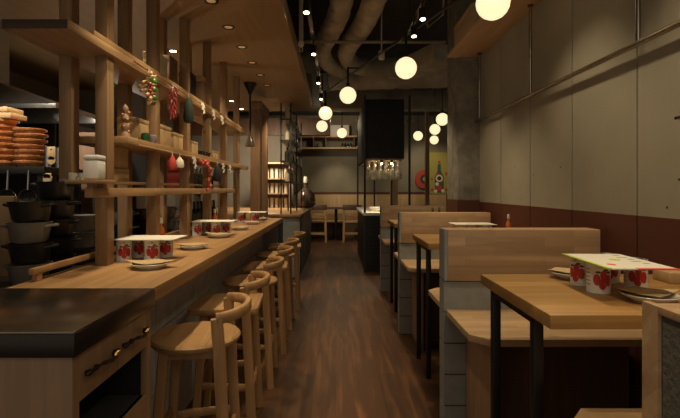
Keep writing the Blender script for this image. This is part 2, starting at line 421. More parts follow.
def card(label, loc, w_, d_, rz=0, prints=False):
    t = thing('menu_card', label, 'menu', loc, rz, 'menu cards lying on tomato cans')
    MB().box(-w_ / 2, w_ / 2, -d_ / 2, d_ / 2, 0, .004).build('sheet', 'cream', t)
    if prints:
        MB().box(-w_ / 2 - .001, -w_ / 2 + .012, -d_ / 2 + .0, d_ / 2, .0005, .0046).build('lime_border', 'lime', t)
        MB().box(-w_ / 2 + .09, w_ / 2, -d_ / 2 - .001, -d_ / 2 + .014, .0005, .0046).build('pink_border', 'pink', t)
        q = MB()
        for k in range(5): q.box(w_ * .5 - .045 - .012 * (k % 2), w_ * .5 - .025, d_ * .5 - .05 - .045 * k, d_ * .5 - .035 - .045 * k, .0038, .0044)
        q.build('grey_print', 'greyprint', t)
        MB().prism([(.012 + .018 * math.cos(a), .02 + .02 * math.sin(a)) for a in [k * PI / 6 for k in range(12)]], .0038, .0045).build('yellow_print', 'lime', t)
        MB().prism([(-.055 + .014 * math.cos(a), -.085 + .016 * math.sin(a)) for a in [k * PI / 6 for k in range(12)]], .0038, .0045).build('pink_print', 'pink', t)
    return t
card('cream menu card on the first group of tomato cans along the counter', (-.945, 2.355, 1.0687), .30, .22)
card('cream menu card on the second group of tomato cans along the counter', (-.95, 3.60, 1.0687), .32, .21)
card('cream menu card on the third group of tomato cans along the counter', (-.905, 4.98, 1.0687), .30, .21)
card('white menu card with lime and pink borders on the front table', (.962, 1.590, 1.0687), .215, .33, math.radians(-3), True)
card('cream menu card lying on cans on the second table behind the bench', (.975, 3.30, 1.0687), .29, .21)

def make_plate(label, loc, rz=0):
    t = thing('dinner_plate', label, 'plate', loc, rz, 'plates laid with tan napkins')
    MB().lathe([(0, .004), (.045, .004), (.047, 0), (.052, .0), (.054, .004), (.076, .016), (.084, .024), (.082, .0255), (.072, .019), (.050, .008), (0, .007)], 36).build('dish', 'plate', t)
    return t
def napkin(label, loc, rz):
    m = MB(); n = 9; g = {}
    for lay in (0, 1):
        for i in range(n):
            for j in range(n):
                u, v = i / (n - 1) * 2 - 1, j / (n - 1) * 2 - 1
                # a diamond sheet, its tips stick out past the rim and lift a little
                x = (u - v) * .047; y = (u + v) * .047 + .022; r_ = abs(x) / .094
                g[lay, i, j] = m.bm.verts.new((x, y * .9, .0 + .010 * max(0, r_ - .45) * 1.6 + .0012 * lay))
    for i in range(n - 1):
        for j in range(n - 1):
            m.bm.faces.new((g[1, i, j], g[1, i + 1, j], g[1, i + 1, j + 1], g[1, i, j + 1])); m.bm.faces.new((g[0, i, j + 1], g[0, i + 1, j + 1], g[0, i + 1, j], g[0, i, j]))
    o = m.build('paper_napkin', 'napkin', None, loc, rz); return tag(o, label, 'napkin', 'tan napkins on plates')
PY = [2.09, 2.76, 3.42, 4.06, 4.70, 5.32]
pl0 = None; nk0 = None
wh = ['in front of the first stool', 'in front of the second stool', 'in front of the third stool', 'in front of the fourth stool', 'in front of the fifth stool', 'in front of the sixth stool']
for k, y in enumerate(PY):
    x = -.845 - .01 * (k % 3); lb = f'cream plate under a tan napkin on the counter, {wh[k]}'
    ln = f'tan paper napkin with pointed tips on the counter plate {wh[k]}'
    if k == 0: pl0 = make_plate(lb, (x, y, .96)); nk0 = napkin(ln, (x, y, .9862), math.radians(4)); nk0.scale = (1.3, 1, 1)
    else:
        dup(pl0, (x, y, .96), lb); q = dup(nk0, (x, y, .9862), ln, math.radians((-6, 5, 0, 8, -4, 3)[k])); q.scale = (1.3, 1, 1)
for (x, y, tx, a) in ((.955, 1.86, 'behind the tomato cans', 12), (1.005, 1.475, 'in front of the tomato cans', -8)):
    dup(pl0, (x, y, .96), f'cream plate under a tan napkin on the front table, {tx}'); dup(nk0, (x, y, .9862), f'tan paper napkin on the front table plate {tx}', math.radians(a)).scale = (1.05, 1, 1)

def sauce(label, loc, h=.18):
    t = thing('sauce_bottle', label, 'bottle', loc, 0, 'hot sauce bottles')
    MB().lathe([(0, 0), (.024, 0), (.025, .005), (.025, .095), (.020, .112), (.010, .130), (.010, .145), (0, .145)], 20).build('bottle_glass', 'sauce', t)
    MB().lathe([(.0253, .03), (.0256, .031), (.0256, .08), (.0253, .081)], 20).build('paper_label', 'chilli', t)
    MB().lathe([(0, .180), (.008, .180), (.012, .172), (.0125, .145), (.009, .143), (0, .143)], 16).build('cap', 'paper', t)
    return t
sb = sauce('orange hot sauce bottle with pale cap behind the first group of cans', (-1.105, 2.90, .96))
dup(sb, (-1.10, 4.18, .96), 'orange hot sauce bottle with pale cap behind the second group of cans')
q = dup(sb, (1.26, 3.36, .96), 'orange bottle with pale cap on the second table by the wall'); q.scale = (.8, .8, .98)
o = MB().lathe([(0, 0), (.045, 0), (.048, .01), (.05, .09), (.047, .095), (.044, .09), (.04, .012), (0, .012)], 20).build('wooden_cup', 'box', None, (-1.02, 5.32, .96)); tag(o, 'wooden cup on the counter beyond the third group of cans', 'cup')
o = MB().box(-.07, .07, -.05, .05, 0, .042, .004).build('napkin_box', 'box', None, (1.335, 1.79, .96)); tag(o, 'small pale wooden box on the front table against the wall', 'box')

# ------------------------------------------------------------------ open shelving between counter and kitchen
su = thing('timber_shelving', 'tall open timber shelving of posts and boards standing along the counter', 'shelving', (0, 0, .96))
ZS = -.96
for k in range(6):
    y = 2.19 + .58 * k
    MB().box(-1.130, -1.072, y - .034, y + .034, .001, CEIL + ZS - .001, .003).build('post', 'frame_v', su)
    MB().box(-1.300, -1.240, y - .034, y + .034, -.059 if k else .41, CEIL + ZS - .001, .003).build('post', 'frame_v', su)
MB().box(-1.31, -1.045, 1.80, 5.30, 1.946 + ZS, 1.985 + ZS, .002).build('top_shelf', 'frame_h', su)
MB().box(-1.305, -1.05, 1.796, 1.802, 1.948 + ZS, 1.983 + ZS).build('end_grain', 'endgrain', su)
MB().box(-1.068, -1.050, 2.0, 5.30, 1.985 + ZS, 2.012 + ZS, .002).build('lip', 'frame_h', su)
MB().box(-1.31, -1.022, 2.26, 5.36, 1.545 + ZS, 1.58 + ZS, .002).build('middle_shelf', 'frame_h', su)
MB().box(-1.072, -1.035, 1.96, 4.70, 1.283 + ZS, 1.325 + ZS, .002).build('beam', 'frame_h', su)
MB().box(-1.240, -1.133, 2.10, 4.72, 1.345 + ZS, 1.360 + ZS, .002).build('lower_shelf', 'frame_h', su)
MB().box(-1.072, -1.000, 1.90, 2.09, 1.345 + ZS, 1.360 + ZS, .002).build('ledge', 'frame_h', su)
for y in (1.985, 2.07): MB().box(-1.068, -1.04, y - .015, y + .015, 1.325 + ZS, 1.345 + ZS).build('ledge_block', 'frame_h', su)
for i, z in enumerate((1.972, 1.545)):
    MB().cyl((-1.030 + .018 * i, 2.35, z + ZS), (-1.030 + .018 * i, 5.2, z + ZS), .006, seg=8).build('hanging_rod', 'frame_h', su)

def bx(name, label, cat, mat, x0, x1, y0, y1, z0, z1, group=None, lid=True, lm=None):
    cx, cy = (x0 + x1) / 2, (y0 + y1) / 2
    t = thing(name, label, cat, (cx, cy, z0 + .001), 0, group)
    a, b, h = (x1 - x0) / 2, (y1 - y0) / 2, z1 - z0
    h -= .002
    MB().box(-a, a, -b, b, 0, h * .82, .003).build('box_body', mat, t)
    MB().box(-a - .002, a + .002, -b - .002, b + .002, h * .82, h, .003).build('lid', lm or mat, t)
    return t
# canister and glasses on the ledge
t = thing('white_canister', 'white squarish lidded canister on the small ledge before the first post', 'canister', (-1.036, 1.975, 1.361))
MB().box(-.0335, .0335, -.034, .034, 0, .082, .010).build('canister_body', 'white', t); MB().box(-.0340, .0340, -.0345, .0345, .0825, .104, .008).build('lid', 'white', t)
for k in range(4):
    o = MB().lathe([(0, 0), (.017, 0), (.020, .035), (.0185, .035), (.0155, .003), (0, .003)], 12).build('shot_glass', 'glass', None, (-1.06 + .0, 1.99, 1.36))
    o.location = ((-1.205, 2.165, 1.36), (-1.165, 2.13, 1.36), (-1.215, 2.12, 1.36), (-1.175, 2.175, 1.36))[k] if k < 4 else o.location
    o.location.y -= 0.0
    tag(o, 'little clear glass in the cluster beside the white canister', 'glass', 'small glasses beside the white canister')
# boxes on the lower board
bx('wooden_box', 'low pale wooden box behind the first front post, lower of two', 'box', 'box', -1.234, -1.14, 2.34, 2.54, 1.36, 1.43)
bx('wooden_box', 'tall pale wooden box stacked on a low one behind the first post', 'box', 'box', -1.234, -1.142, 2.35, 2.53, 1.43, 1.543)
# boxes on the middle shelf
bx('wooden_box', 'pale wooden box on the middle shelf before the second post', 'box', 'box', -1.20, -1.09, 2.52, 2.68, 1.58, 1.715, 'boxes on the middle shelf')
bx('wooden_box', 'pale wooden box on the middle shelf just past the second post', 'box', 'box', -1.21, -1.09, 2.86, 3.04, 1.58, 1.725, 'boxes on the middle shelf')
bx('wooden_box', 'pale wooden box on the middle shelf just before the third post', 'box', 'box', -1.21, -1.09, 3.10, 3.28, 1.58, 1.705, 'boxes on the middle shelf')
bx('wooden_box', 'pale wooden box on the middle shelf just past the third post', 'box', 'box', -1.19, -1.08, 3.46, 3.60, 1.58, 1.685, 'boxes on the middle shelf')
bx('wooden_box', 'pale wooden box on the middle shelf just past the fourth post', 'box', 'box', -1.19, -1.08, 4.02, 4.22, 1.58, 1.66, 'boxes on the middle shelf')
for k, (x, y) in enumerate(((-1.052, 2.60), (-1.052, 2.70))):
    o = MB().lathe([(0, 0), (.018, 0), (.026, .02), (.022, .045), (.012, .05), (0, .05)], 14).build('small_jar', ('leaf', 'lilac')[k], None, (x, y - .06, 1.58))
    tag(o, ('small dark green jar on the middle shelf before a box', 'small lilac jar on the middle shelf before the second post')[k], 'jar')
for k in range(4):
    o = MB().lathe([(0, 0), (.02, 0), (.035, .04), (.033, .042), (.018, .004), (0, .004)], 14).build('rice_bowl', 'pot_black', None, (-1.08, 3.635 + .073 * k, 1.581))
    tag(o, 'small black bowl in the row on the middle shelf beyond the third post', 'bowl', 'black bowls on the middle shelf')
# knobbly ornament
t = thing('carved_ornament', 'brown knobbly carved ornament standing on the near end of the middle shelf', 'ornament', (-1.065, 2.325, 1.58))
m = MB().lathe([(0, 0), (.024, 0), (.022, .02), (.012, .032), (.021, .05), (.018, .066), (.010, .076), (.020, .094), (.017, .110), (.009, .120), (.017, .138), (.013, .155), (.005, .165), (0, .17)], 14)
m.build('carved_body', 'box_brown', t)
m = MB()
for k in range(10): m.ball((.016 * math.cos(k * 2.4), .016 * math.sin(k * 2.4), .03 + .012 * k), .008, seg=8)
m.build('bead', 'bowl', t)
# on the top shelf
o = MB().box(-.11, .11, -.2, .2, 0, .025, .004).box(-.11, .11, -.2, -.19, .025, .04).box(-.11, .11, .19, .2, .025, .04).build('dark_tray', 'black', None, (-1.185, 2.48, 1.985)); tag(o, 'dark flat tray on the top shelf between first and second posts', 'tray')
bx('storage_box', 'whitish box on the top shelf past the second post', 'box', 'paper', -1.23, -1.14, 2.93, 3.11, 1.985, 2.20, 'boxes on the top shelf')
bx('storage_box', 'brown wooden box on the top shelf before the third post', 'box', 'box_brown', -1.23, -1.14, 3.15, 3.31, 1.985, 2.24, 'boxes on the top shelf')
bx('storage_box', 'dark box on the top shelf past the third post', 'box', 'black', -1.23, -1.14, 3.60, 3.74, 1.985, 2.24, 'boxes on the top shelf')
bx('storage_box', 'pinkish brown box on the top shelf just before the fourth post', 'box', 'box_brown', -1.22, -1.09, 3.77, 3.87, 1.985, 2.25, 'boxes on the top shelf', lm='box')
o = MB().lathe([(0, 0), (.022, 0), (.022, .09), (.01, .11), (.01, .13), (0, .13)], 12).build('pale_bottle', 'bottle_pale', None, (-1.12, 4.05, 1.985)); tag(o, 'pale little bottle on the top shelf just past the fourth post', 'bottle')

# hanging ornaments
t = thing('hanging_garland', 'garland of beige sticks and green baubles hanging from the top shelf', 'garland', (-1.006, 2.47, 1.966))
m = MB().tube([(0, 0, .004), (0, .0, -.19)], .003, 6); m.build('string', 'paper', t)
m = MB()
for k in range(8):
    z = -.02 - .022 * k; m.cyl((.03 * math.cos(k), -.005 - .05, z - .022), (.012 * math.cos(k), .005, z), .0085, seg=8)
    if k % 2: m.cyl((-.01, .0, z), (.02, .045, z + .012), .008, seg=8)
m.build('stick', 'box', t)
m = MB()
for k in range(9): m.ball((.012 * math.sin(k * 2), .052 + .018 * math.cos(k * 2.2), -.045 - .015 * k), .015 + .004 * (k % 3), seg=10)
m.build('bauble', 'green', t)
m = MB()
for k in range(6): m.ball((.012, -.01 + .014 * (k % 2), -.085 - .018 * k), .012, seg=8)
m.build('bead', 'chilli', t)
t = thing('hanging_chillies', 'bunch of dried red chillies hanging from the top shelf before the third post', 'chillies', (-1.006, 2.84, 1.966))
m = MB().tube([(0, 0, .004), (0, 0, -.18)], .004, 6); m.build('string', 'paper', t)
m = MB()
for k in range(34):
    a = k * 2.4; z = -.015 - .0052 * k; r_ = .030 * (1 - k / 70)
    p0 = Vector((r_ * .3 * math.cos(a), r_ * .3 * math.sin(a), z)); p1 = Vector((r_ * 1.15 * math.cos(a), r_ * 1.15 * math.sin(a), z - .035))
    m.tube([p0, (p0 + p1) / 2 + Vector((0, 0, .004)), p1], [.006, .0065, .0015], 6)
m.build('chilli', 'chilli', t)
def bag(name, label, cat, mat, loc, h, w_):
    t = thing(name, label, cat, loc)
    MB().tube([(0, 0, .006), (0, 0, -.02)], .003, 6).build('string', 'paper', t)
    MB().lathe([(0, -.018), (.008, -.02), (w_ * .45, -.03), (w_ * .8, -h * .45), (w_, -h * .8), (w_ * .85, -h * .95), (0, -h)], 14).build('body', mat, t)
    return t
bag('hanging_bag', 'dark green narrow cloth bag hanging from the top shelf at the third post', 'bag', 'dark_green', (-1.006, 3.14, 1.966), .20, .036)
bag('hanging_bell', 'small red cloth lantern hanging from the middle shelf', 'lantern', 'red_cloth', (-.985, 2.77, 1.540), .105, .026)
bag('hanging_bell', 'small white cloth bell hanging beside the red lantern from middle shelf', 'bell', 'paper', (-.985, 2.90, 1.540), .09, .028)
bag('hanging_bag', 'black narrow bag hanging beyond the red flower strand', 'bag', 'black_matt', (-.982, 3.80, 1.540), .16, .036)
t = thing('hanging_flowers', 'strand of red flowers hanging from the middle shelf past the third post', 'flowers', (-.980, 3.46, 1.535))
MB().tube([(0, -.12, .004), (0, -.08, -.03), (0, .05, -.04), (0, .06, -.2)], .003, 6).build('string', 'leaf', t)
m = MB()
for k in range(26):
    q = k / 25
    y = -.10 + .20 * min(1, q * 1.6) - .05 * max(0, q - .6); z = -.015 - (.03 * q if q < .5 else .015 + (q - .5) * .37)
    m.ball((random.uniform(-.012, .012), y + random.uniform(-.018, .018), z + random.uniform(-.012, .012)), random.uniform(.012, .02), seg=8)
m.build('flower', 'flower', t)
def streamer(label, loc, s=1.0):
    m = MB(); x = 0
    pts = [(-.012, 0), (.012, -.0), (.030, -.03), (.012, -.03), (.034, -.06), (.004, -.075), (.016, -.045), (-.010, -.045), (.002, -.018), (-.016, -.018)]
    m.prism([(a * s, b * s) for a, b in pts], -.001, .001)
    o = m.build('hanging_streamer', 'paper', None, loc); o.rotation_euler = (PI / 2, 0, math.radians(70)); return tag(o, label, 'streamer', 'folded white paper streamers')
for (y, z, tx) in ((3.48, 1.972, 'from the top shelf just past the third post'), (3.78, 1.972, 'from the top shelf just before the fourth post'), (4.06, 1.972, 'from the top shelf just past the fourth post'), (3.20, 1.548, 'from the middle shelf at the third post'), (4.02, 1.548, 'from the middle shelf just past the fourth post'), (4.28, 1.548, 'from the middle shelf before the fifth post')):
    streamer('zigzag white paper streamer hanging ' + tx, (-1.010 + (.020 if z < 1.7 else 0), y, z), 1.15)

# ------------------------------------------------------------------ kitchen behind the shelving
kw = thing('kitchen_worktop', 'dark steel kitchen worktop running behind the timber shelving', 'worktop', (0, 0, 0))
MB().box(-2.2, -1.225, 1.70, 5.7, .86, .90, .003).build('top', 'steel_edge', kw); MB().box(-2.15, -1.26, 1.75, 5.65, 0, .86).build('carcass', 'black_matt', kw)
def make_pot(label, mat, loc, rz=0, s=1.0, group='stacked small casserole pots'):
    t = thing('casserole_pot', label, 'pot', loc, rz, group)
    MB().lathe([(0, 0), (.062 * s, 0), (.072 * s, .012), (.082 * s, .07), (.088 * s, .084), (.090 * s, .090), (.084 * s, .090), (.076 * s, .07), (.066 * s, .01), (0, .008)], 28).build('pot_body', mat, t)
    for sx in (-1, 1):
        MB().tube([(sx * .078 * s, -.028, .070), (sx * .108 * s, -.022, .076), (sx * .112 * s, 0, .078), (sx * .108 * s, .022, .076), (sx * .078 * s, .028, .070)], .007, 8).build('handle', mat, t)
    return t
pots = {}
def pot(label, mat, x, y, z, rz=0):
    if mat not in pots: pots[mat] = make_pot(label, mat, (x, y, z), rz)
    else: dup(pots[mat], (x, y, z), label, rz)
lv = ['lowest of its stack', 'second up in its stack', 'third up in its stack', 'fourth up in its stack', 'topmost of its stack']
def stack(n, x, y, cols, where, z0=.90):
    for k in range(n):
        c = cols[k]; pot(f"{'grey' if c == 'pot_grey' else 'black'} casserole pot {where}, {lv[k] if k < n - 1 else lv[4]}", c, x + .004 * (k % 2), y, z0 + .0915 * k, .1 * (k % 3) - .1)
stack(4, -1.365, 2.05, ('pot_grey', 'pot_black', 'pot_grey', 'pot_black'), 'beside the wooden upright')
stack(5, -1.395, 2.29, ('pot_black', 'pot_black', 'pot_black', 'pot_black', 'pot_black'), 'behind the nearest pot stack')
stack(3, -1.44, 2.60, ('pot_black', 'pot_grey', 'pot_grey'), 'under the kitchen shelf before the first post')
stack(3, -1.43, 3.05, ('pot_black', 'pot_black', 'pot_grey'), 'under the kitchen shelf past the first post')
stack(3, -1.43, 3.36, ('pot_black', 'pot_black', 'pot_black'), 'under the kitchen shelf before the second post')
stack(3, -1.40, 3.78, ('pot_grey', 'pot_grey', 'pot_grey'), 'under the kitchen shelf past the second post')
o = MB().box(-.04, .04, -.012, .012, 0, .385, .003).build('wooden_upright', 'frame_v', None, (-1.585, 2.22, .9005)); tag(o, 'plain wooden upright board standing on the worktop beside stacked pots', 'board')
for k in range(9):
    m = MB().lathe([(0, 0), (.036, 0), (.037, .01), (.037, .17), (.030, .20), (.013, .235), (.013, .29), (.015, .30), (0, .30)], 14)
    o = m.build('wine_bottle', 'bottle', None, (-1.34, 4.12 + .115 * k, .90)); tag(o, 'dark wine bottle in the row under the kitchen shelf', 'bottle', 'wine bottles under the kitchen shelf')
ks = thing('kitchen_shelf', 'long dark wooden kitchen shelf behind the timber posts', 'shelf', (0, 0, .90))
MB().box(-1.64, -1.325, 2.90, 5.3, .385, .405, .002).build('board', 'dark_wood', ks)
for y in (2.91, 3.56, 5.26): MB().box(-1.63, -1.55, y, y + .02, 0, .385).build('upright', 'dark_wood', ks)
bx('storage_box', 'large grey brown box on the kitchen shelf behind the first post', 'box', 'box_brown', -1.64, -1.51, 2.92, 3.10, 1.305, 1.68)
for k, (y, z) in enumerate(((4.20, 1.305), (4.20, 1.39), (4.20, 1.475))):
    bx('crimson_box', 'dark red flat box on the kitchen shelf, ' + ('lowest of three', 'middle of three', 'topmost of three')[k], 'box', 'crimson', -1.58, -1.34, y - .14, y + .14, z, z + .083, 'dark red boxes on the kitchen shelf')
t = thing('bottle_case', 'black open-fronted case of pale bottles on the kitchen shelf before the red boxes', 'case', (-1.40, 3.45, 1.306))
MB().box(-.07, .07, -.14, .14, 0, .015).box(-.07, .07, -.14, -.125, .015, .29).box(-.07, .07, .125, .14, .015, .29).box(-.07, .07, -.14, .14, .29, .305).box(-.07, -.06, -.125, .125, .015, .29).build('case_shell', 'black', t)
MB().box(-.06, .068, -.125, .125, .13, .14).build('divider', 'black', t)
for k in range(3):
    o = MB().lathe([(0, 0), (.026, 0), (.026, .08), (.010, .105), (.010, .13), (0, .13)], 12).build('pale_bottle', 'bottle_pale', None, (-1.365, 3.38 + .07 * k, 1.4475)); tag(o, 'pale bottle standing in the black case on the kitchen shelf', 'bottle', 'pale bottles in the black case')
for k in range(7):
    o = MB().lathe([(0, 0), (.034, 0), (.035, .01), (.035, .14), (.013, .18), (.013, .23), (0, .23)], 12).build('dark_bottle', 'bottle', None, (-1.42, 4.42 + .13 * k, 1.3055)); tag(o, 'dark bottle on the kitchen shelf beyond the red boxes', 'bottle', 'dark bottles on the kitchen shelf')
# black rack with bowls
rk = thing('kitchen_rack', 'black kitchen rack carrying stacks of orange wooden bowls', 'rack', (0, 0, .90))
MB().box(-2.18, -1.56, 2.46, 2.84, .50, .54, .003).build('rack_shelf', 'black', rk)
for x in (-2.16, -1.585):
    for y in (2.48, 2.82): MB().box(x - .015, x + .015, y - .015, y + .015, 0, .50).build('leg', 'black', rk)
MB().box(-1.612, -1.572, 2.70, 2.73, .54, .86, .003).build('upright', 'hood_steel', rk)
MB().box(-2.17, -1.57, 2.80, 2.83, .30, .34).build('rear_rail', 'black', rk)
bowl0 = None
def bowl(label, loc):
    global bowl0
    if bowl0 is None:
        bowl0 = MB().lathe([(0, 0), (.050, 0), (.054, .004), (.064, .014), (.070, .023), (.081, .0245), (.083, .035), (.079, .037), (.066, .022), (.050, .008), (0, .007)], 28).build('wooden_bowl', 'bowl', None, loc); tag(bowl0, label, 'bowl', 'orange wooden bowls stacked on the black rack')
    else: dup(bowl0, loc, label)
nth = ['lowest', 'second up', 'third up', 'fourth up', 'fifth up', 'sixth up', 'seventh up', 'topmost']
for k in range(7): bowl(f'orange wooden bowl in the stack beside the steel upright, {nth[k] if k < 6 else nth[7]}', (-1.728 + .003 * (k % 3), 2.60, 1.4405 + .0300 * k))
for k in range(8): bowl(f'orange wooden bowl in the stack crowned with pale boards, {nth[k]}', (-1.905 + .004 * (k % 2), 2.62, 1.4405 + .0335 * k))
for k in range(2):
    o = MB().box(-.14, .11, -.07, .07, 0, .030, .004).build('cutting_board', 'box', None, (-1.915 - .02 * k, 2.62, 1.7145 + .0335 * k)); tag(o, ('pale thick board lying on the stacked bowls, lower of two', 'pale thick board lying on the stacked bowls, upper of two')[k], 'board')
for k in range(2):
    o = MB().lathe([(0, 0), (.017, 0), (.017, .115), (.015, .115), (.015, .003), (0, .003)], 14).build('steel_tube', 'hood_steel', None, (-1.630 + .045 * k, 2.60 + .03 * k, 1.441)); tag(o, ('steel utensil tube on the rack beside the bowls', 'steel utensil tube at the rack corner beside the shelving')[k], 'canister')
for k, (x, y, z) in enumerate(((-1.545, 2.50, 1.475), (-1.55, 2.47, 1.375))):
    t = thing('hanging_paddle', ('tall pale wooden paddle hanging beside the black rack', 'round pale wooden paddle hanging low beside the black rack')[k], 'paddle', (x, y, z))
    MB().box(-.022, .022, -.005, .005, .0, (.075, .03)[k], .004).cyl((0, -.005, .0), (0, .005, .0), (.022, .026)[k], seg=18).build('blade', 'box', t)
    MB().cyl((0, -.006, (.06, .01)[k]), (0, .006, (.06, .01)[k]), .004, seg=8).build('peg', 'ink', t)
for k in range(5):
    t = thing('hanging_pan', ('black hanging pan at the rack end by the shelving', 'second black hanging pan along the rack', 'middle black hanging pan under the rack', 'fourth black hanging pan along the rack', 'black hanging pan at the far end of the rack from the shelving')[k], 'pan', (-1.64 - .11 * k, 2.45, 1.40), 0, 'pans hanging under the black rack')
    MB().lathe([(0, -.012), (.04, -.012), (.05, .012), (.048, .012), (.038, -.008), (0, -.008)], 18).build('pan_bowl', 'pot_black', t).matrix_local = Matrix.Translation((0, 0, -.13)) @ Matrix.Rotation(PI / 2 - .2, 4, 'X')
    MB().tube([(0, .004, .02), (0, 0, -.03), (0, -.004, -.085)], .005, 8).build('handle', 'hood_steel', t)
# extraction hood
hd = thing('extraction_hood', 'brushed steel extraction hood above the kitchen rack', 'hood', (-2.35, 3.30, 1.84))
m = MB().box(-.55, .55, -.35, .35, 0, .03, .003); m.build('hood_rim', 'hood_steel', hd)
m = MB(); b_ = [m.bm.verts.new((x, y, .03)) for x, y in ((-.55, -.35), (.55, -.35), (.55, .35), (-.55, .35))]; t_ = [m.bm.verts.new((x, y, .26)) for x, y in ((-.3, -.15), (-.1, -.15), (-.1, .15), (-.3, .15))]
for i in range(4): m.bm.faces.new((b_[i], b_[(i + 1) % 4], t_[(i + 1) % 4], t_[i]))
m.bm.faces.new(t_); m.build('hood_canopy', 'hood_steel', hd)
MB().box(-.3, -.1, -.15, .15, .26, CEIL - 1.841).build('hood_flue', 'hood_steel', hd)
# kitchen rear wall with dark openings
kr = struct(MB().box(-3.4, -2.42, 5.75, 5.85, 0, CEIL).build('wall_kitchen', 'kitchen'))
fr = thing('kitchen_fridge', 'tall dark cabinet at the back of the kitchen behind the posts', 'cabinet', (-2.75, 4.75, 0))
MB().box(-.5, .4, -.9, .9, 0, 1.95, .01).build('cabinet_body', 'black', fr); MB().box(.4, .42, -.88, -.01, .1, 1.9, .004).build('door', 'steel_edge', fr); MB().box(.4, .42, .01, .88, .1, 1.9, .004).build('door', 'steel_edge', fr)

# ------------------------------------------------------------------ end of the counter: timber doorway, pendant, bottle rack
pf = thing('timber_doorway', 'tall brown timber doorway frame at the far end of the counter', 'doorway', (-1.0, 5.85, 0))
MB().box(-.07, .055, -.11, .0, 0, 2.32, .004).build('post', 'door_wood', pf)
MB().box(-.055, .055, .45, .55, 0, 2.32, .004).build('post', 'door_wood', pf)
MB().box(-.07, .07, -.12, .56, 2.32, 2.42, .004).build('header', 'door_wood', pf)
MB().box(-.02, .02, 0, .45, 0, .95, .004).build('lower_panel', 'door_wood', pf)
pn = thing('hanging_lamp', 'dark funnel-topped pendant with smoky glass cone beside the timber doorway', 'pendant', (-1.0, 5.36, CEIL))
MB().lathe([(0, 0), (.075, 0), (.070, -.02), (.03, -.10), (.022, -.13), (0, -.13)], 20).build('canopy', 'black', pn)
MB().cyl((0, 0, -.12), (0, 0, -.58), .012, seg=10).build('stem', 'black', pn)
MB().lathe([(.014, -.56), (.020, -.60), (.055, -.72), (.058, -.74), (.052, -.74), (.018, -.61)], 20).build('glass_shade', 'glass_brown', pn)
cc = thing('service_cabinet', 'grey service cabinet with wooden top beyond the end of the counter', 'cabinet', (0, 0, 0))
MB().box(-2.3, -.50, 6.58, 9.7, .915, .96, .004).build('worktop', 'counter', cc)
MB().box(-2.28, -.545, 6.62, 9.66, 0, .915).build('carcass', 'lattice', cc); MB().box(-.76, -.52, 6.60, 6.62, 0, .915).build('end_panel', 'tile', cc)
for k in range(4):
    y = 6.64 + .755 * k; d = MB().box(-.545, -.53, y + .01, y + .745, .06, .88, .003).build('door', 'lattice', cc); MB().box(-.53, -.515, y + .05, y + .07, .5, .75).build('handle', 'chrome', d)
br = thing('bottle_rack', 'black metal bottle rack rising from the service cabinet to the soffit', 'rack', (-.72, 0, .96))
for y in (6.62, 7.6, 8.6):
    for x in (-.07, .07): MB().box(x - .010, x + .010, y - .010, y + .010, 0, CEIL - .96).build('upright', 'black', br)
for z in (.45, .75, 1.05, 1.35): MB().box(-.085, .085, 6.60, 8.62, z, z + .02).build('shelf', 'black', br)
for li, z in enumerate((.47, .77, 1.07, 1.37)):
    for k in range(11):
        o = MB().lathe([(0, 0), (.035, 0), (.036, .01), (.036, .12), (.013, .16), (.013, .20), (0, .20)], 10).build('rack_bottle', ('bottle_pale', 'bottle', 'bottle_pale', 'bottle_pale')[(k * 3 + li) % 4], None, (-.715, 6.73 + .175 * k, .961 + z)); tag(o, ('bottle on the lowest shelf of the black bottle rack', 'bottle on the second shelf of the black bottle rack', 'bottle on the third shelf of the black bottle rack', 'bottle on the top shelf of the black bottle rack')[li], 'bottle', 'bottles on shelf %s of the bottle rack' % ('one', 'two', 'three', 'four')[li])
dj = thing('glass_demijohn', 'round smoky glass demijohn with narrow neck on the service cabinet', 'demijohn', (-.585, 8.9, .96))
MB().lathe([(0, 0), (.12, 0), (.17, .04), (.19, .14), (.17, .26), (.10, .34), (.045, .38), (.04, .45), (.05, .46), (.05, .48), (0, .48)], 24).build('glass_body', 'glass_brown', dj); MB().lathe([(0, .48), (.04, .48), (.045, .55), (.035, .60), (0, .60)], 16).build('stopper', 'paper', dj)
gl = thing('glass_cabinet', 'lit open cabinet of glasses seen through the timber doorway', 'cabinet', (-1.17, 8.75, .961))
MB().box(-.30, .30, .12, .15, 0, .86).box(-.30, -.27, -.15, .12, 0, .86).box(.27, .30, -.15, .12, 0, .86).box(-.30, .30, -.15, .15, .83, .86).build('cabinet_shell', 'frame_v', gl)
for z in (.26, .54): MB().box(-.27, .27, -.14, .12, z, z + .02).build('shelf', 'frame_h', gl)
for li, z in enumerate((.0, .28, .56)):
    for k in range(6):
        o = MB().lathe([(0, 0), (.032, 0), (.036, .19), (.033, .19), (.030, .004), (0, .004)], 10).build('tall_glass', 'bottle_pale', None, (-1.17 - .22 + .088 * k, 8.72, .962 + z)); tag(o, ('pale tall glass on the cabinet floor behind the doorway', 'pale tall glass on the lower cabinet shelf behind the doorway', 'pale tall glass on the middle cabinet shelf behind the doorway', 'pale tall glass on the upper cabinet shelf behind the doorway')[li], 'glass', 'tall glasses on cabinet level %s' % ('one', 'two', 'three', 'four')[li])
struct(MB().box(-3.4, -.9, 9.72, 9.8, 0, CEIL).build('wall_service', 'kitchen'))

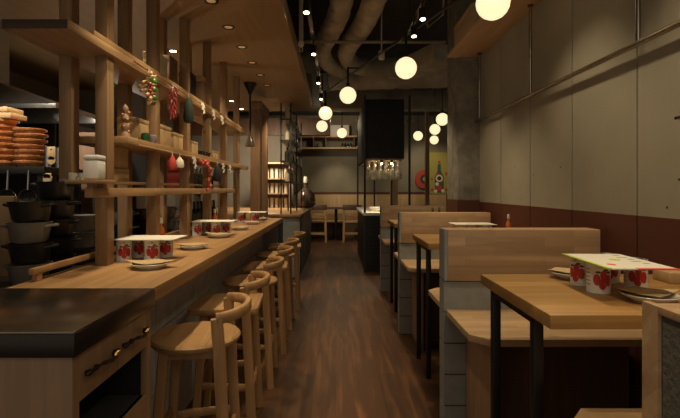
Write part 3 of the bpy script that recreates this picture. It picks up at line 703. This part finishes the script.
# ------------------------------------------------------------------ booth benches and tables
def make_bench(label, y, xr=1.40):
    """y = front of the seat back; seats on both sides; xr = where the rear seat stops"""
    t = thing('booth_bench', label, 'bench', (0, y, 0), 0, 'back-to-back booth benches')
    MB().box(.592, 1.40, -.016, .118, .832, 1.105, .004).build('backrest', 'bench', t)
    m = MB()
    for k in range(5): m.box(.575, 1.40, 0, .104, .004 + .166 * k, .166 * k + .162)
    m.build('block_core', 'tile', t)
    MB().box(.579, 1.395, .004, .10, 0, .83).build('joint', 'grout', t)
    m = MB()
    for z0, z1 in ((.834, .985), (.987, 1.105)): m.box(.575, .5915, -.012, .114, z0, z1)
    m.box(.577, .5915, -.010, .112, .833, 1.10).build('end_panel', 'tile', t)
    MB().prism([(.586, -.001), (.586, -.42), (.655, -.495), (1.40, -.495), (1.40, -.001)], .648, .680, .003).build('seat', 'bench_y', t)
    MB().box(.690, .715, -.43, -.002, 0, .647, .002).build('side_panel', 'bench_v', t)
    MB().box(.715, 1.395, -.26, -.002, 0, .647).build('seat_base', 'dark_wood', t)  # dark colour stands in for the shaded recess under the seat
    MB().prism([(.586, .105), (xr, .105), (xr, .54), (.655, .54), (.586, .47)], .648, .680, .003).build('seat', 'bench_y', t)
    MB().box(.690, .715, .105, .46, 0, .647, .002).build('side_panel', 'bench_v', t)
    MB().box(.715, xr - .005, .105, .30, 0, .647).build('seat_base', 'dark_wood', t)  # same painted recess shade under the rear seat
    return t
bn = make_bench('pale wooden bench with tall back and grey tiled end behind the front table', 2.45)
make_bench('pale wooden bench with grey tiled end between the second and third tables', 4.18, 1.20)
dup(bn, (0, 5.92, 0), 'pale wooden bench with grey tiled end beside the black bar station')
# the end bench in the front corner
b0 = thing('booth_bench', 'wood-framed bench end with rough grey inset at the front corner', 'bench', (0, 0, 0), 0, 'back-to-back booth benches')
MB().box(.606, 1.415, .58, .888, 0, 1.10, .003).build('core', 'bench', b0)
for a, b in ((.845, .889), (.575, .60)): MB().box(.590, .606, a, b, 0, 1.105, .003).build('stile', 'bench', b0)
MB().box(.590, .606, .60, .845, 1.090, 1.105, .002).build('top_rail', 'bench', b0)
MB().box(.598, .606, .60, .845, 0, 1.090).build('inset_panel', 'inset', b0)
MB().prism([(.65, .889), (1.415, .889), (1.415, 1.345), (.715, 1.345), (.65, 1.27)], .648, .68, .003).build('seat', 'bench_y', b0)
MB().prism([(.68, .889), (1.41, .889), (1.41, 1.30), (.74, 1.30), (.68, 1.24)], 0, .648).build('seat_base', 'bench_v', b0)

def make_table(label, y, xr=1.425):
    t = thing('dining_table', label, 'table', (0, y, 0), 0, 'high wooden booth tables')
    MB().box(.612, xr, 0, .634, .918, .96, .003).build('tabletop', 'table', t)
    for x in (.645, xr - .04):
        for yy in (.165, .545): MB().box(x - .016, x + .016, yy - .016, yy + .016, 0, .918, .002).build('leg', 'black', t)
        MB().box(x - .014, x + .014, .165, .545, .888, .918).build('side_rail', 'black', t)
    MB().box(.645, xr - .04, .531, .559, .892, .918).build('cross_rail', 'black', t)
    return t
tb = make_table('high wooden table with black legs carrying the bordered menu card, in front', 1.314)
dup(tb, (0, 3.045, 0), 'high wooden table with black legs between first and second pale benches')
make_table('high wooden table with black legs before the last pale bench', 4.79, 1.21)
for k, (x, y) in enumerate(((1.06, 5.05), (1.15, 5.12))):
    t = thing('oil_bottle', ('small amber cruet on the third table, aisle side', 'small amber cruet on the third table, by the column')[k], 'bottle', (x, y, .96))
    MB().lathe([(0, 0), (.03, 0), (.032, .01), (.032, .08), (.012, .11), (.012, .13), (0, .13)], 16).build('cruet_glass', 'glass_brown', t); MB().lathe([(0, .16), (.012, .155), (.015, .13), (0, .13)], 12).build('cap', 'brass', t)

# ------------------------------------------------------------------ wall pipe rail, wall shelf
pr = thing('pipe_rail', 'long chrome pipe hung on rods along the cement board wall', 'rail', (0, 0, 0))
MB().cyl((1.395, .4, 1.993), (1.395, 4.6, 1.993), .014, seg=14).build('pipe', 'chrome', pr)
for y in (.95, 2.125, 3.30, 4.47):
    h = MB().cyl((1.395, y, 1.993), (1.395, y, 2.639), .011, seg=12).build('hanger_rod', 'chrome', pr)
    MB().lathe([(0, 2.63), (.022, 2.63), (.022, 2.639), (0, 2.639)], 14, (1.395, y, 0)).build('bracket', 'steel_edge', h)
ws = thing('high_wall_shelf', 'wide wooden shelf board high on the cement board wall', 'shelf', (0, 0, 2.64))
MB().box(1.12, 1.44, -.4, 4.63, 0, .035, .003).build('shelf_board', 'wallshelf', ws)
bx('storage_box', 'pale wooden box on the high wall shelf near the concrete column', 'box', 'wallshelf', 1.135, 1.41, 3.84, 4.42, 2.675, 2.875)

# ------------------------------------------------------------------ black bar station in the aisle
bs = thing('bar_station', 'black bar station with dark latticed cabinet and overhead hood', 'station', (0, 0, 0))
MB().box(.45, 1.14, 7.28, 9.6, 0, .90).build('cabinet', 'black', bs)
lt = MB()
for k in range(11):
    lt.box(.47 + .063 * k, .482 + .063 * k, 7.262, 7.272, .05, .86)
for k in range(13): lt.box(.46, 1.13, 7.255, 7.265, .05 + .066 * k, .062 + .066 * k)
lt.build('lattice', 'steel_edge', bs)
MB().box(.44, 1.15, 7.272, 7.28, 0, .90).build('front_panel', 'lattice', bs)
MB().box(.43, 1.16, 7.24, 9.62, .90, .945, .003).build('bar_top', 'cream', bs)
for x, y in ((.455, 7.262), (.455, 9.6), (1.16, 7.262), (1.16, 9.6), (.80, 9.6)): MB().box(x - .016, x + .016, y - .016, y + .016, .946, 2.80).build('frame_post', 'black', bs)
MB().box(.45, 1.08, 7.28, 9.6, 1.80, 2.74, .004).build('hood', 'hood_black', bs)
MB().box(.448, .462, 7.265, 7.28, 1.80, 2.74).build('hood_edge', 'chrome', bs)
MB().box(.50, 1.05, 7.32, 9.5, 1.775, 1.80).build('rack_board', 'bench', bs)
for i in range(6):
    for j in range(5):
        m = MB().lathe([(0, .0), (.038, .0), (.037, -.004), (.006, -.010), (.005, -.13), (.026, -.155), (.044, -.22), (.038, -.30), (.036, -.30), (.042, -.22), (.024, -.16), (0, -.14)], 14) if i + j == 0 else None
        if m: wg = m.build('hanging_wine_glass', 'glass', None, (.54, 7.36, 1.774)); tag(wg, 'stemmed glass hanging upside down under the black bar hood', 'glass', 'wine glasses hanging under the hood')
        else: dup(wg, (.54 + .094 * i, 7.36 + .12 * j, 1.774), 'stemmed glass hanging upside down under the black bar hood')
for k, x in enumerate((.64, .80)):
    t = thing('clip_spotlight', ('small black spotlight under the hood edge, aisle side', 'small black spotlight under the middle of the hood edge')[k], 'lamp', (x + .08, 7.30, 1.773)); MB().cyl((0, 0, 0), (0, -.03, -.05), .022, seg=12).build('lamp_head', 'black', t); MB().cyl((0, -.03, -.05), (0, -.032, -.053), .018, seg=12).build('lens', 'lens', t)
o = MB().lathe([(0, 0), (.06, 0), (.10, .05), (.11, .07), (.10, .075), (0, .06)], 20).build('white_bowl', 'white', None, (.66, 7.7, .947)); tag(o, 'white bowl on the bar station top', 'bowl')
# far timber posts and posters
struct(MB().box(1.98, 2.06, 10.15, 10.25, 0, SLAB).build('column_timber', 'frame_v'))
struct(MB().box(1.38, 1.56, 11.6, 11.75, 0, 1.6).build('column_low_timber', 'frame_v'))
po = thing('round_wall_sign', 'round red disc sign on the far wall half behind a timber post', 'sign', (2.50, 12.985, 1.60))
m = MB().cyl((0, 0, 0), (0, -.03, 0), .27, seg=40); m.build('disc', 'poster2', po); MB().cyl((0, -.03, 0), (0, -.034, 0), .13, seg=30).build('disc_centre', 'ink', po); MB().cyl((0, -.034, 0), (0, -.036, 0), .06, seg=24).build('disc_dot', 'poster', po)
po = thing('wall_poster', 'yellow green poster with a colourful bottle shape beside the column', 'poster', (2.90, 12.94, 1.60))
MB().box(-.27, .27, -.012, .044, -.42, .75).build('sheet', 'poster', po)
MB().prism([(-.12, -.38), (.12, -.38), (.13, .05), (.05, .22), (.04, .42), (-.04, .42), (-.05, .22), (-.13, .05)], 0, .006).build('bottle_shape', 'poster3', po).matrix_local = Matrix.Translation((0, -.012, 0)) @ Matrix.Rotation(PI / 2, 4, 'X')
for (x, z, r_) in ((0, -.25, .09), (-.05, .12, .05), (.07, -.05, .05), (.0, .47, .04), (-.2, -.3, .04), (.2, -.3, .04), (.21, .15, .05), (-.21, .0, .03)): MB().cyl((x, -.018, z), (x, -.0215, z), r_, seg=18).build('red_spot', 'poster2', po)
for (x, z, r_) in ((0, .02, .10), (-.06, -.14, .05), (.1, -.33, .045), (-.1, -.34, .045)): MB().cyl((x, -.018, z), (x, -.023, z), r_, seg=18).build('cream_spot', 'paper', po)
MB().cyl((0, -.023, .02), (0, -.027, .02), .06, seg=18).build('dark_spot', 'ink', po)
# far seating
fb = thing('wall_bench', 'long pale wooden bench back against the far wall', 'bench', (0, 12.78, 0))
MB().box(-1.2, 3.1, .14, .2, .45, 1.165, .004).build('backrest', 'box', fb); MB().box(-1.2, 3.1, -.3, .14, .40, .45, .004).build('seat', 'bench_y', fb); MB().box(-1.15, 3.05, -.24, .14, 0, .40).build('seat_base', 'dark_wood', fb)
ft = thing('far_table', 'dark wide table in front of the far wooden bench', 'table', (0, 12.05, 0))
MB().box(-.75, .85, -.25, .3, .80, .84, .004).build('tabletop', 'dark_wood', ft); MB().cyl((.0, 0, 0), (.0, 0, .80), .04).build('leg', 'black', ft); MB().cyl((0, 0, 0), (0, 0, .02), .22, seg=24).build('foot', 'black', ft)
def far_chair(label, loc):
    t = thing('bar_chair', label, 'chair', loc, 0, 'bar chairs at the far table')
    MB().box(-.20, .20, -.18, .18, .60, .64, .006).build('seat', 'stool_seat', t); MB().box(-.235, .235, -.215, -.165, .80, .93, .006).build('backrest', 'dark_wood', t)
    for sx in (-1, 1):
        MB().bar([(sx * .19, -.18, .9), (sx * .215, -.20, 0)], .055, .055, up=(0, 1, 0)).build('leg', 'stool', t); MB().bar([(sx * .18, .16, .6), (sx * .20, .18, 0)], .05, .05, up=(0, 1, 0)).build('leg', 'stool', t)
    MB().box(-.20, .20, -.20, -.165, .19, .25).build('stretcher', 'stool', t); MB().box(-.20, .20, -.195, -.16, .66, .72).build('back_rail', 'stool', t)
    return t
fc = far_chair('wooden bar chair at the far table beside the service cabinet', (-.46, 11.55, 0)); dup(fc, (.40, 11.55, 0), 'wooden bar chair at the far table beside the black station')
o = MB().box(-.10, .10, -.06, .06, 0, .01).build('dark_mat', 'black', None, (-.3, 12.1, .84)); tag(o, 'small dark mat on the far table', 'mat')
o = MB().lathe([(0, 0), (.04, 0), (.045, .1), (.02, .13), (0, .13)], 12).build('red_jar', 'chilli', None, (-.58, 12.1, .84)); tag(o, 'small reddish jar on the far table', 'jar')

# ------------------------------------------------------------------ things up in the open ceiling
def hose(name, label, pts, r, mat, ribs=True):
    P = []
    pts = [Vector(p) for p in pts]
    for i in range(len(pts) - 1):                       # Catmull-Rom through the points
        p0, p1, p2, p3 = pts[max(i - 1, 0)], pts[i], pts[i + 1], pts[min(i + 2, len(pts) - 1)]
        n = max(4, int((p2 - p1).length / .025))
        for k in range(n):
            u = k / n; P.append(.5 * ((2 * p1) + (p2 - p0) * u + (2 * p0 - 5 * p1 + 4 * p2 - p3) * u * u + (-p0 + 3 * p1 - 3 * p2 + p3) * u ** 3))
    P.append(pts[-1])
    rs = [r * ((1 if abs(math.sin(k * .52)) > .42 else .86) if ribs else 1 - .05 * (k % 14 == 0)) * (1 + .02 * math.sin(k * .7)) for k in range(len(P))]
    o = MB().tube(P, rs, 18).build(name, mat); return tag(o, label, 'duct')
hose('hanging_duct', 'beige flexible duct snaking overhead, the one over the soffit side', [(.16, 3.2, 3.24), (.08, 3.9, 3.12), (.03, 4.3, 2.98), (-.06, 4.78, 2.95), (-.15, 5.25, 2.95), (-.15, 5.7, 2.95), (-.05, 6.1, 2.95), (.10, 6.4, 2.96)], .106, 'duct')
hose('hanging_duct', 'beige flexible duct snaking overhead, the one over the aisle middle', [(.48, 3.0, 3.24), (.40, 3.7, 3.1), (.32, 4.2, 2.97), (.245, 4.72, 2.95), (.15, 5.2, 2.95), (.13, 5.65, 2.95), (.24, 6.05, 2.95), (.42, 6.3, 2.97)], .106, 'duct')
hose('hanging_duct', 'fat beige insulated duct crossing overhead before the black station', [(-.10, 6.98, 3.05), (.4, 6.90, 3.04), (1.2, 6.80, 3.04), (2.6, 6.75, 3.05)], .23, 'duct_big', False)
o = MB().box(-.3, 3.1, 8.75, 9.1, 2.85, 3.2, .01).build('hanging_duct', 'duct_big'); tag(o, 'square sheet duct crossing overhead above the black station', 'duct')
o = MB().box(-.20, .20, -.5, .5, 0, .20, .01).build('hanging_duct', 'duct_big', None, (1.10, 5.80, 2.80), math.radians(24)); tag(o, 'slanting square sheet duct overhead past the concrete column', 'duct')
o = MB().lathe([(0, 0), (.03, 0), (.035, .01), (.035, .09), (.02, .10), (0, .10)], 16).cyl((0, 0, .09), (0, 0, .62), .008).build('hanging_detector', 'ac', None, (.50, 5.05, 2.74)); tag(o, 'small white ceiling sensor on a drop rod between two globes', 'detector')
for k, pts in enumerate(([(.75, 3.3, 3.38), (.74, 3.7, 2.98), (.74, 3.9, 2.95), (.78, 4.3, 3.38)], [(.95, 4.0, 3.38), (1.0, 4.3, 2.95), (.9, 4.5, 2.9), (.8, 4.55, 3.38)])):
    o = MB().tube(pts, .012, 8).build('hanging_cable', 'pipe'); tag(o, ('drooping cable overhead near the booth track', 'drooping cable overhead near the high wall shelf')[k], 'cable')
o = MB().cyl((-.355, 4.68, 2.815), (1.115, 4.68, 2.815), .016).build('hanging_pipe', 'pipe'); tag(o, 'thin pipe crossing under the flexible ducts', 'pipe')
t = thing('hanging_pipe', 'short vertical pipe with a clip hanging beside the soffit edge', 'pipe', (-.30, 3.95, 0))
MB().cyl((0, 0, SLAB), (0, 0, 2.56), .020).build('drop_pipe', 'duct', t); MB().cyl((0, 0, 2.58), (0, 0, 2.55), .026).build('collar', 'bottle_pale', t); MB().tube([(0, 0, 2.55), (-.012, 0, 2.53), (-.012, 0, 2.50), (.012, 0, 2.50), (.012, 0, 2.53), (0, 0, 2.55)], .004, 6).build('clip', 'bottle_pale', t)
for lab, x, y0, y1 in (('long black lighting track beside the soffit edge', -.215, 2.6, 7.4), ('black lighting track over the booth tables', .655, 1.0, 4.18)):
    t = thing('track_rail', lab, 'track', (x, 0, 0))
    MB().box(-.016, .016, y0, y1, 2.72, 2.745).build('rail', 'chrome', t)
    for y in (y0 + .3, y0 + 1.3, y1 - .1): MB().cyl((0, y, 2.745), (0, y, SLAB), .006, seg=8).build('hanger', 'black', t)
def spot_head(label, x, y, tx, ty, emit=True):
    t = thing('track_spotlight', label, 'spotlight', (x, y, 2.72), 0, 'small spotlights on the ceiling tracks')
    d = (Vector((tx, ty, 0)) - Vector((x, y, 2.6))).normalized()
    MB().cyl((0, 0, 0), (0, 0, -.05), .008, seg=8).build('arm', 'black', t)
    c = Vector((0, 0, -.07)); MB().cyl(c - d * .04, c + d * .045, .026, seg=16).build('head', 'black', t); MB().cyl(c + d * .045, c + d * .048, .020, seg=16).build('lens', 'lens', t)
for y, tx, lab in ((3.36, -.25, 'first lit track spotlight beside the soffit edge'), (4.40, -.1, 'second lit track spotlight beside the soffit edge'), (5.6, -.2, 'third lit track spotlight beside the soffit edge'), (6.6, -.2, 'fourth lit track spotlight beside the soffit edge')):
    spot_head(lab, -.215, y, tx, y - .5)
for y, lab in ((3.49, 'lit track spotlight over the second table'), (3.88, 'lit track spotlight over the second bench seat')): spot_head(lab, .655, y, .8, y - .4)
# globe pendants
GL = [(.945, 2.77, 'over the front table and bench'), (.648, 4.26, 'over the aisle before the black station'), (.143, 5.5, 'under the flexible ducts'), (-.155, 6.8, 'just beyond the flexible ducts by the soffit edge'), (-.25, 8.2, 'hanging past the end of the soffit'), (.12, 9.2, 'in front of the far wall appliance'), (1.73, 9.7, 'beside the black station hood'), (1.86, 8.65, 'second out from the black station hood'), (2.24, 10.5, 'beside the far timber post, lowest looking'), (1.71, 7.4, 'closest past the concrete column')]
def globe(x, y, lab, low):
    t = thing('globe_pendant', lab, 'pendant', (x, y, CZ + 1.12), 0, 'opal globe pendants')
    MB().ball((0, 0, 0), .1, seg=32).build('globe', 'globe', t); MB().cyl((0, 0, .094), (0, 0, .15), .026, .018, seg=14).build('holder', 'black', t)
    top = .335 if low else SLAB - CZ - 1.121
    MB().cyl((0, 0, .14), (0, 0, top), .013 if low else .006, seg=8).build('stem', 'black', t)
    if low:                                             # a short arm to the diagonal conduit
        xc = -.20 + (7.05 - y) * 1.45 / 4.5 - x
        MB().cyl((0, 0, top - .01), (xc - (.024 if xc > 0 else -.024), 0, top - .01), .010, seg=8).build('arm', 'black', t)
    else: MB().cyl((0, 0, top - .03), (0, 0, top), .05, seg=16).build('ceiling_cap', 'black', t)
    return t
gp = None
for x, y, tx in GL:
    lab = 'lit opal globe pendant ' + tx
    if y < 7: globe(x, y, lab, True)
    elif gp is None: gp = globe(x, y, lab, False)
    else: dup(gp, (x, y, CZ + 1.12), lab)
o = MB().cyl((-.20, 7.05, 2.775), (1.25, 2.55, 2.775), .012).build('hanging_conduit', 'steel_edge'); tag(o, 'long dark conduit running diagonally overhead past the globes', 'conduit')
for (x, y, r_, lab) in ((1.62, 7.9, .10, 'coil of pale cable overhead past the concrete column'), (1.5, 9.4, .09, 'coil of dark cable overhead beside the black hood')):
    m = MB()
    for q in range(3): m.tube([(x + (r_ + .01 * q) * math.cos(a), y + (r_ + .01 * q) * math.sin(a), 2.68 + .015 * q) for a in [k * 2 * PI / 24 for k in range(25)]], .006, 6, caps=False)
    o = m.tube([(x, y, 3.35), (x + r_, y, 2.7)], .005, 6).build('hanging_cable', 'duct'); tag(o, lab, 'cable')

# ------------------------------------------------------------------ downlights in the soffit
dl = None
def downlight(x, y, lab, bright):
    t = thing('ceiling_downlight', lab, 'downlight', (x, y, CEIL), 0, 'recessed downlights in the soffit')
    MB().lathe([(.030, -.001), (.045, -.006), (.050, -.003), (.050, .0), (.030, .0)], 24).build('trim_ring', 'iron', t)
    MB().cyl((0, 0, -.002), (0, 0, -.0005), .030, seg=20).build('lens', 'lens' if bright else 'lens_dim', t)
    return t
d0 = None
names = ['above the first menu card', 'above the second stool', 'above the third stool', 'fourth in the row over the counter front', 'fifth in the row over the counter front', 'sixth in the row over the counter front', 'seventh in the row over the counter front', 'eighth in the row over the counter front']
for k in range(8):
    lab = 'recessed downlight ' + names[k]
    if d0 is None: d0 = downlight(-.82, 2.04 + .49 * k, lab, False)
    else: dup(d0, (-.82, 2.04 + .49 * k, CEIL), lab)
b1 = None
for k, y in enumerate((4.12, 5.28, 6.45, 7.1)):
    lab = 'glowing recessed downlight in the kitchen row, ' + ('first', 'second', 'third', 'fourth')[k]
    if b1 is None: b1 = downlight(-1.46, y, lab, True)
    else: dup(b1, (-1.46, y, CEIL), lab)

# ------------------------------------------------------------------ lamps
def lamp(kind, loc, power, col=(1, .66, .36), size=.04, aim=None, cone=70, blend=.6):
    l = bpy.data.lights.new(kind.lower() + '_lamp', kind); l.energy = power; l.color = col
    if kind == 'AREA': l.shape = 'DISK'; l.size = size
    else: l.shadow_soft_size = size
    if kind == 'SPOT': l.spot_size = math.radians(cone); l.spot_blend = blend
    o = bpy.data.objects.new('lamp_' + kind.lower(), l); C.objects.link(o); o.location = loc
    if aim is not None: o.rotation_euler = (Vector(aim) - Vector(loc)).to_track_quat('-Z', 'Y').to_euler()
    return o
WARM = (1, .80, .51)
for k in range(9): lamp('SPOT', (-.82, 1.55 + .49 * k, CEIL - .03), 34, WARM, .025, (-.78, 1.55 + .49 * k, 0), 66, .7)
for y in (3.0, 4.12, 5.28, 6.45): lamp('SPOT', (-1.46, y, CEIL - .03), 40, WARM, .03, (-1.46, y, 0), 120, .8)
# track spots over tables and aisle, among them unseen spots added for brightness
for y in (.75, 1.7, 2.6): lamp('SPOT', (.92, y, 2.72), 41, WARM, .04, (.95, y + .05, .9), 100, .9)
for y in (3.45, 5.05): lamp('SPOT', (.70, y - .05, 2.66), 60, WARM, .03, (1.0, y + .1, .9), 70, .9)
lamp('SPOT', (.70, 3.9, 2.66), 45, WARM, .03, (1.1, 4.25, .7), 80, .9)
for y in (2.4, 3.36, 4.40, 5.6): lamp('SPOT', (-.215, y, 2.62), 30, WARM, .03, (.12, y - .2, 0), 58, .9)
for y in (2.0, 3.2, 4.4): lamp('SPOT', (-.215, y, 2.60), 36, WARM, .03, (-1.06, y + .5, 1.50), 60, .9)  # unseen spots added to brighten the shelving fronts
lamp('SPOT', (-.215, 6.6, 2.62), 40, WARM, .03, (.55, 7.3, .9), 70, .8)
lamp('SPOT', (-.215, 1.3, 2.65), 34, WARM, .04, (.60, .95, .95), 60, .9)  # unseen spot added to brighten the front bench end
for x in (.62, .90): lamp('POINT', (x, 7.40, 1.70), 1.0, (1, .72, .38), .02)  # points added under the hood to light the rack board from below
lamp('SPOT', (.75, 7.36, 1.42), 20, WARM, .02, (.75, 7.5, .9), 150, .5)
lamp('AREA', (-1.17, 8.25, 2.3), 50, (1, .84, .6), .3, (-1.17, 8.8, 1.3))
lamp('SPOT', (-.72, 6.1, 2.5), 50, WARM, .03, (-.66, 7.0, .6), 80, .8)  # unseen spot added to brighten the service cabinet
lamp('SPOT', (2.2, 11.6, 2.9), 55, WARM, .05, (2.6, 13, 1.4), 80, .8)
lamp('POINT', (0.05, 11.4, 2.95), 26, WARM, .06)  # unseen point added to lift the far wall and appliance
lamp('SPOT', (0, 11.9, 2.5), 40, WARM, .05, (0, 12.9, .95), 75, .8)  # unseen spot added to brighten the far bench back
lamp('SPOT', (-.1, 10.2, 3.0), 70, WARM, .05, (-.1, 10.3, 0), 60, .8)  # unseen spot added to brighten the far end of the floor
lamp('SPOT', (-1.75, 2.15, 2.45), 95, (1, .90, .72), .05, (-1.88, 2.65, 1.55), 75, .8)  # unseen spot added to brighten the bowls and the hood
lamp('POINT', (-2.06, 4.25, 1.62), 9, (1, .88, .7), .05)  # unseen point added to put a highlight on the steel top
lamp('AREA', (.2, -.9, 2.5), 5, (1, .85, .65), 1.2, (0, 2.5, .9))  # unseen soft fill added behind the camera

wd = bpy.data.worlds.new('room'); SC.world = wd; wd.use_nodes = True
wd.node_tree.nodes['Background'].inputs[0].default_value = (1, .85, .66, 1); wd.node_tree.nodes['Background'].inputs[1].default_value = .35

# ------------------------------------------------------------------ camera
cam = bpy.data.cameras.new('camera'); co = bpy.data.objects.new('camera', cam); C.objects.link(co)
co.location = (0, 0, CZ); co.rotation_euler = (PI / 2, 0, 0)
cam.sensor_width = 36; cam.lens = 460 * 36 / 680
cam.shift_x = (340 - 336) / 680; cam.shift_y = -(209 - 189) / 680
cam.clip_start = .05
SC.camera = co
SC.view_settings.view_transform = 'Standard'; SC.view_settings.look = 'None'; SC.view_settings.gamma = 1; SC.view_settings.exposure = 0
SC.view_settings.use_curve_mapping = False
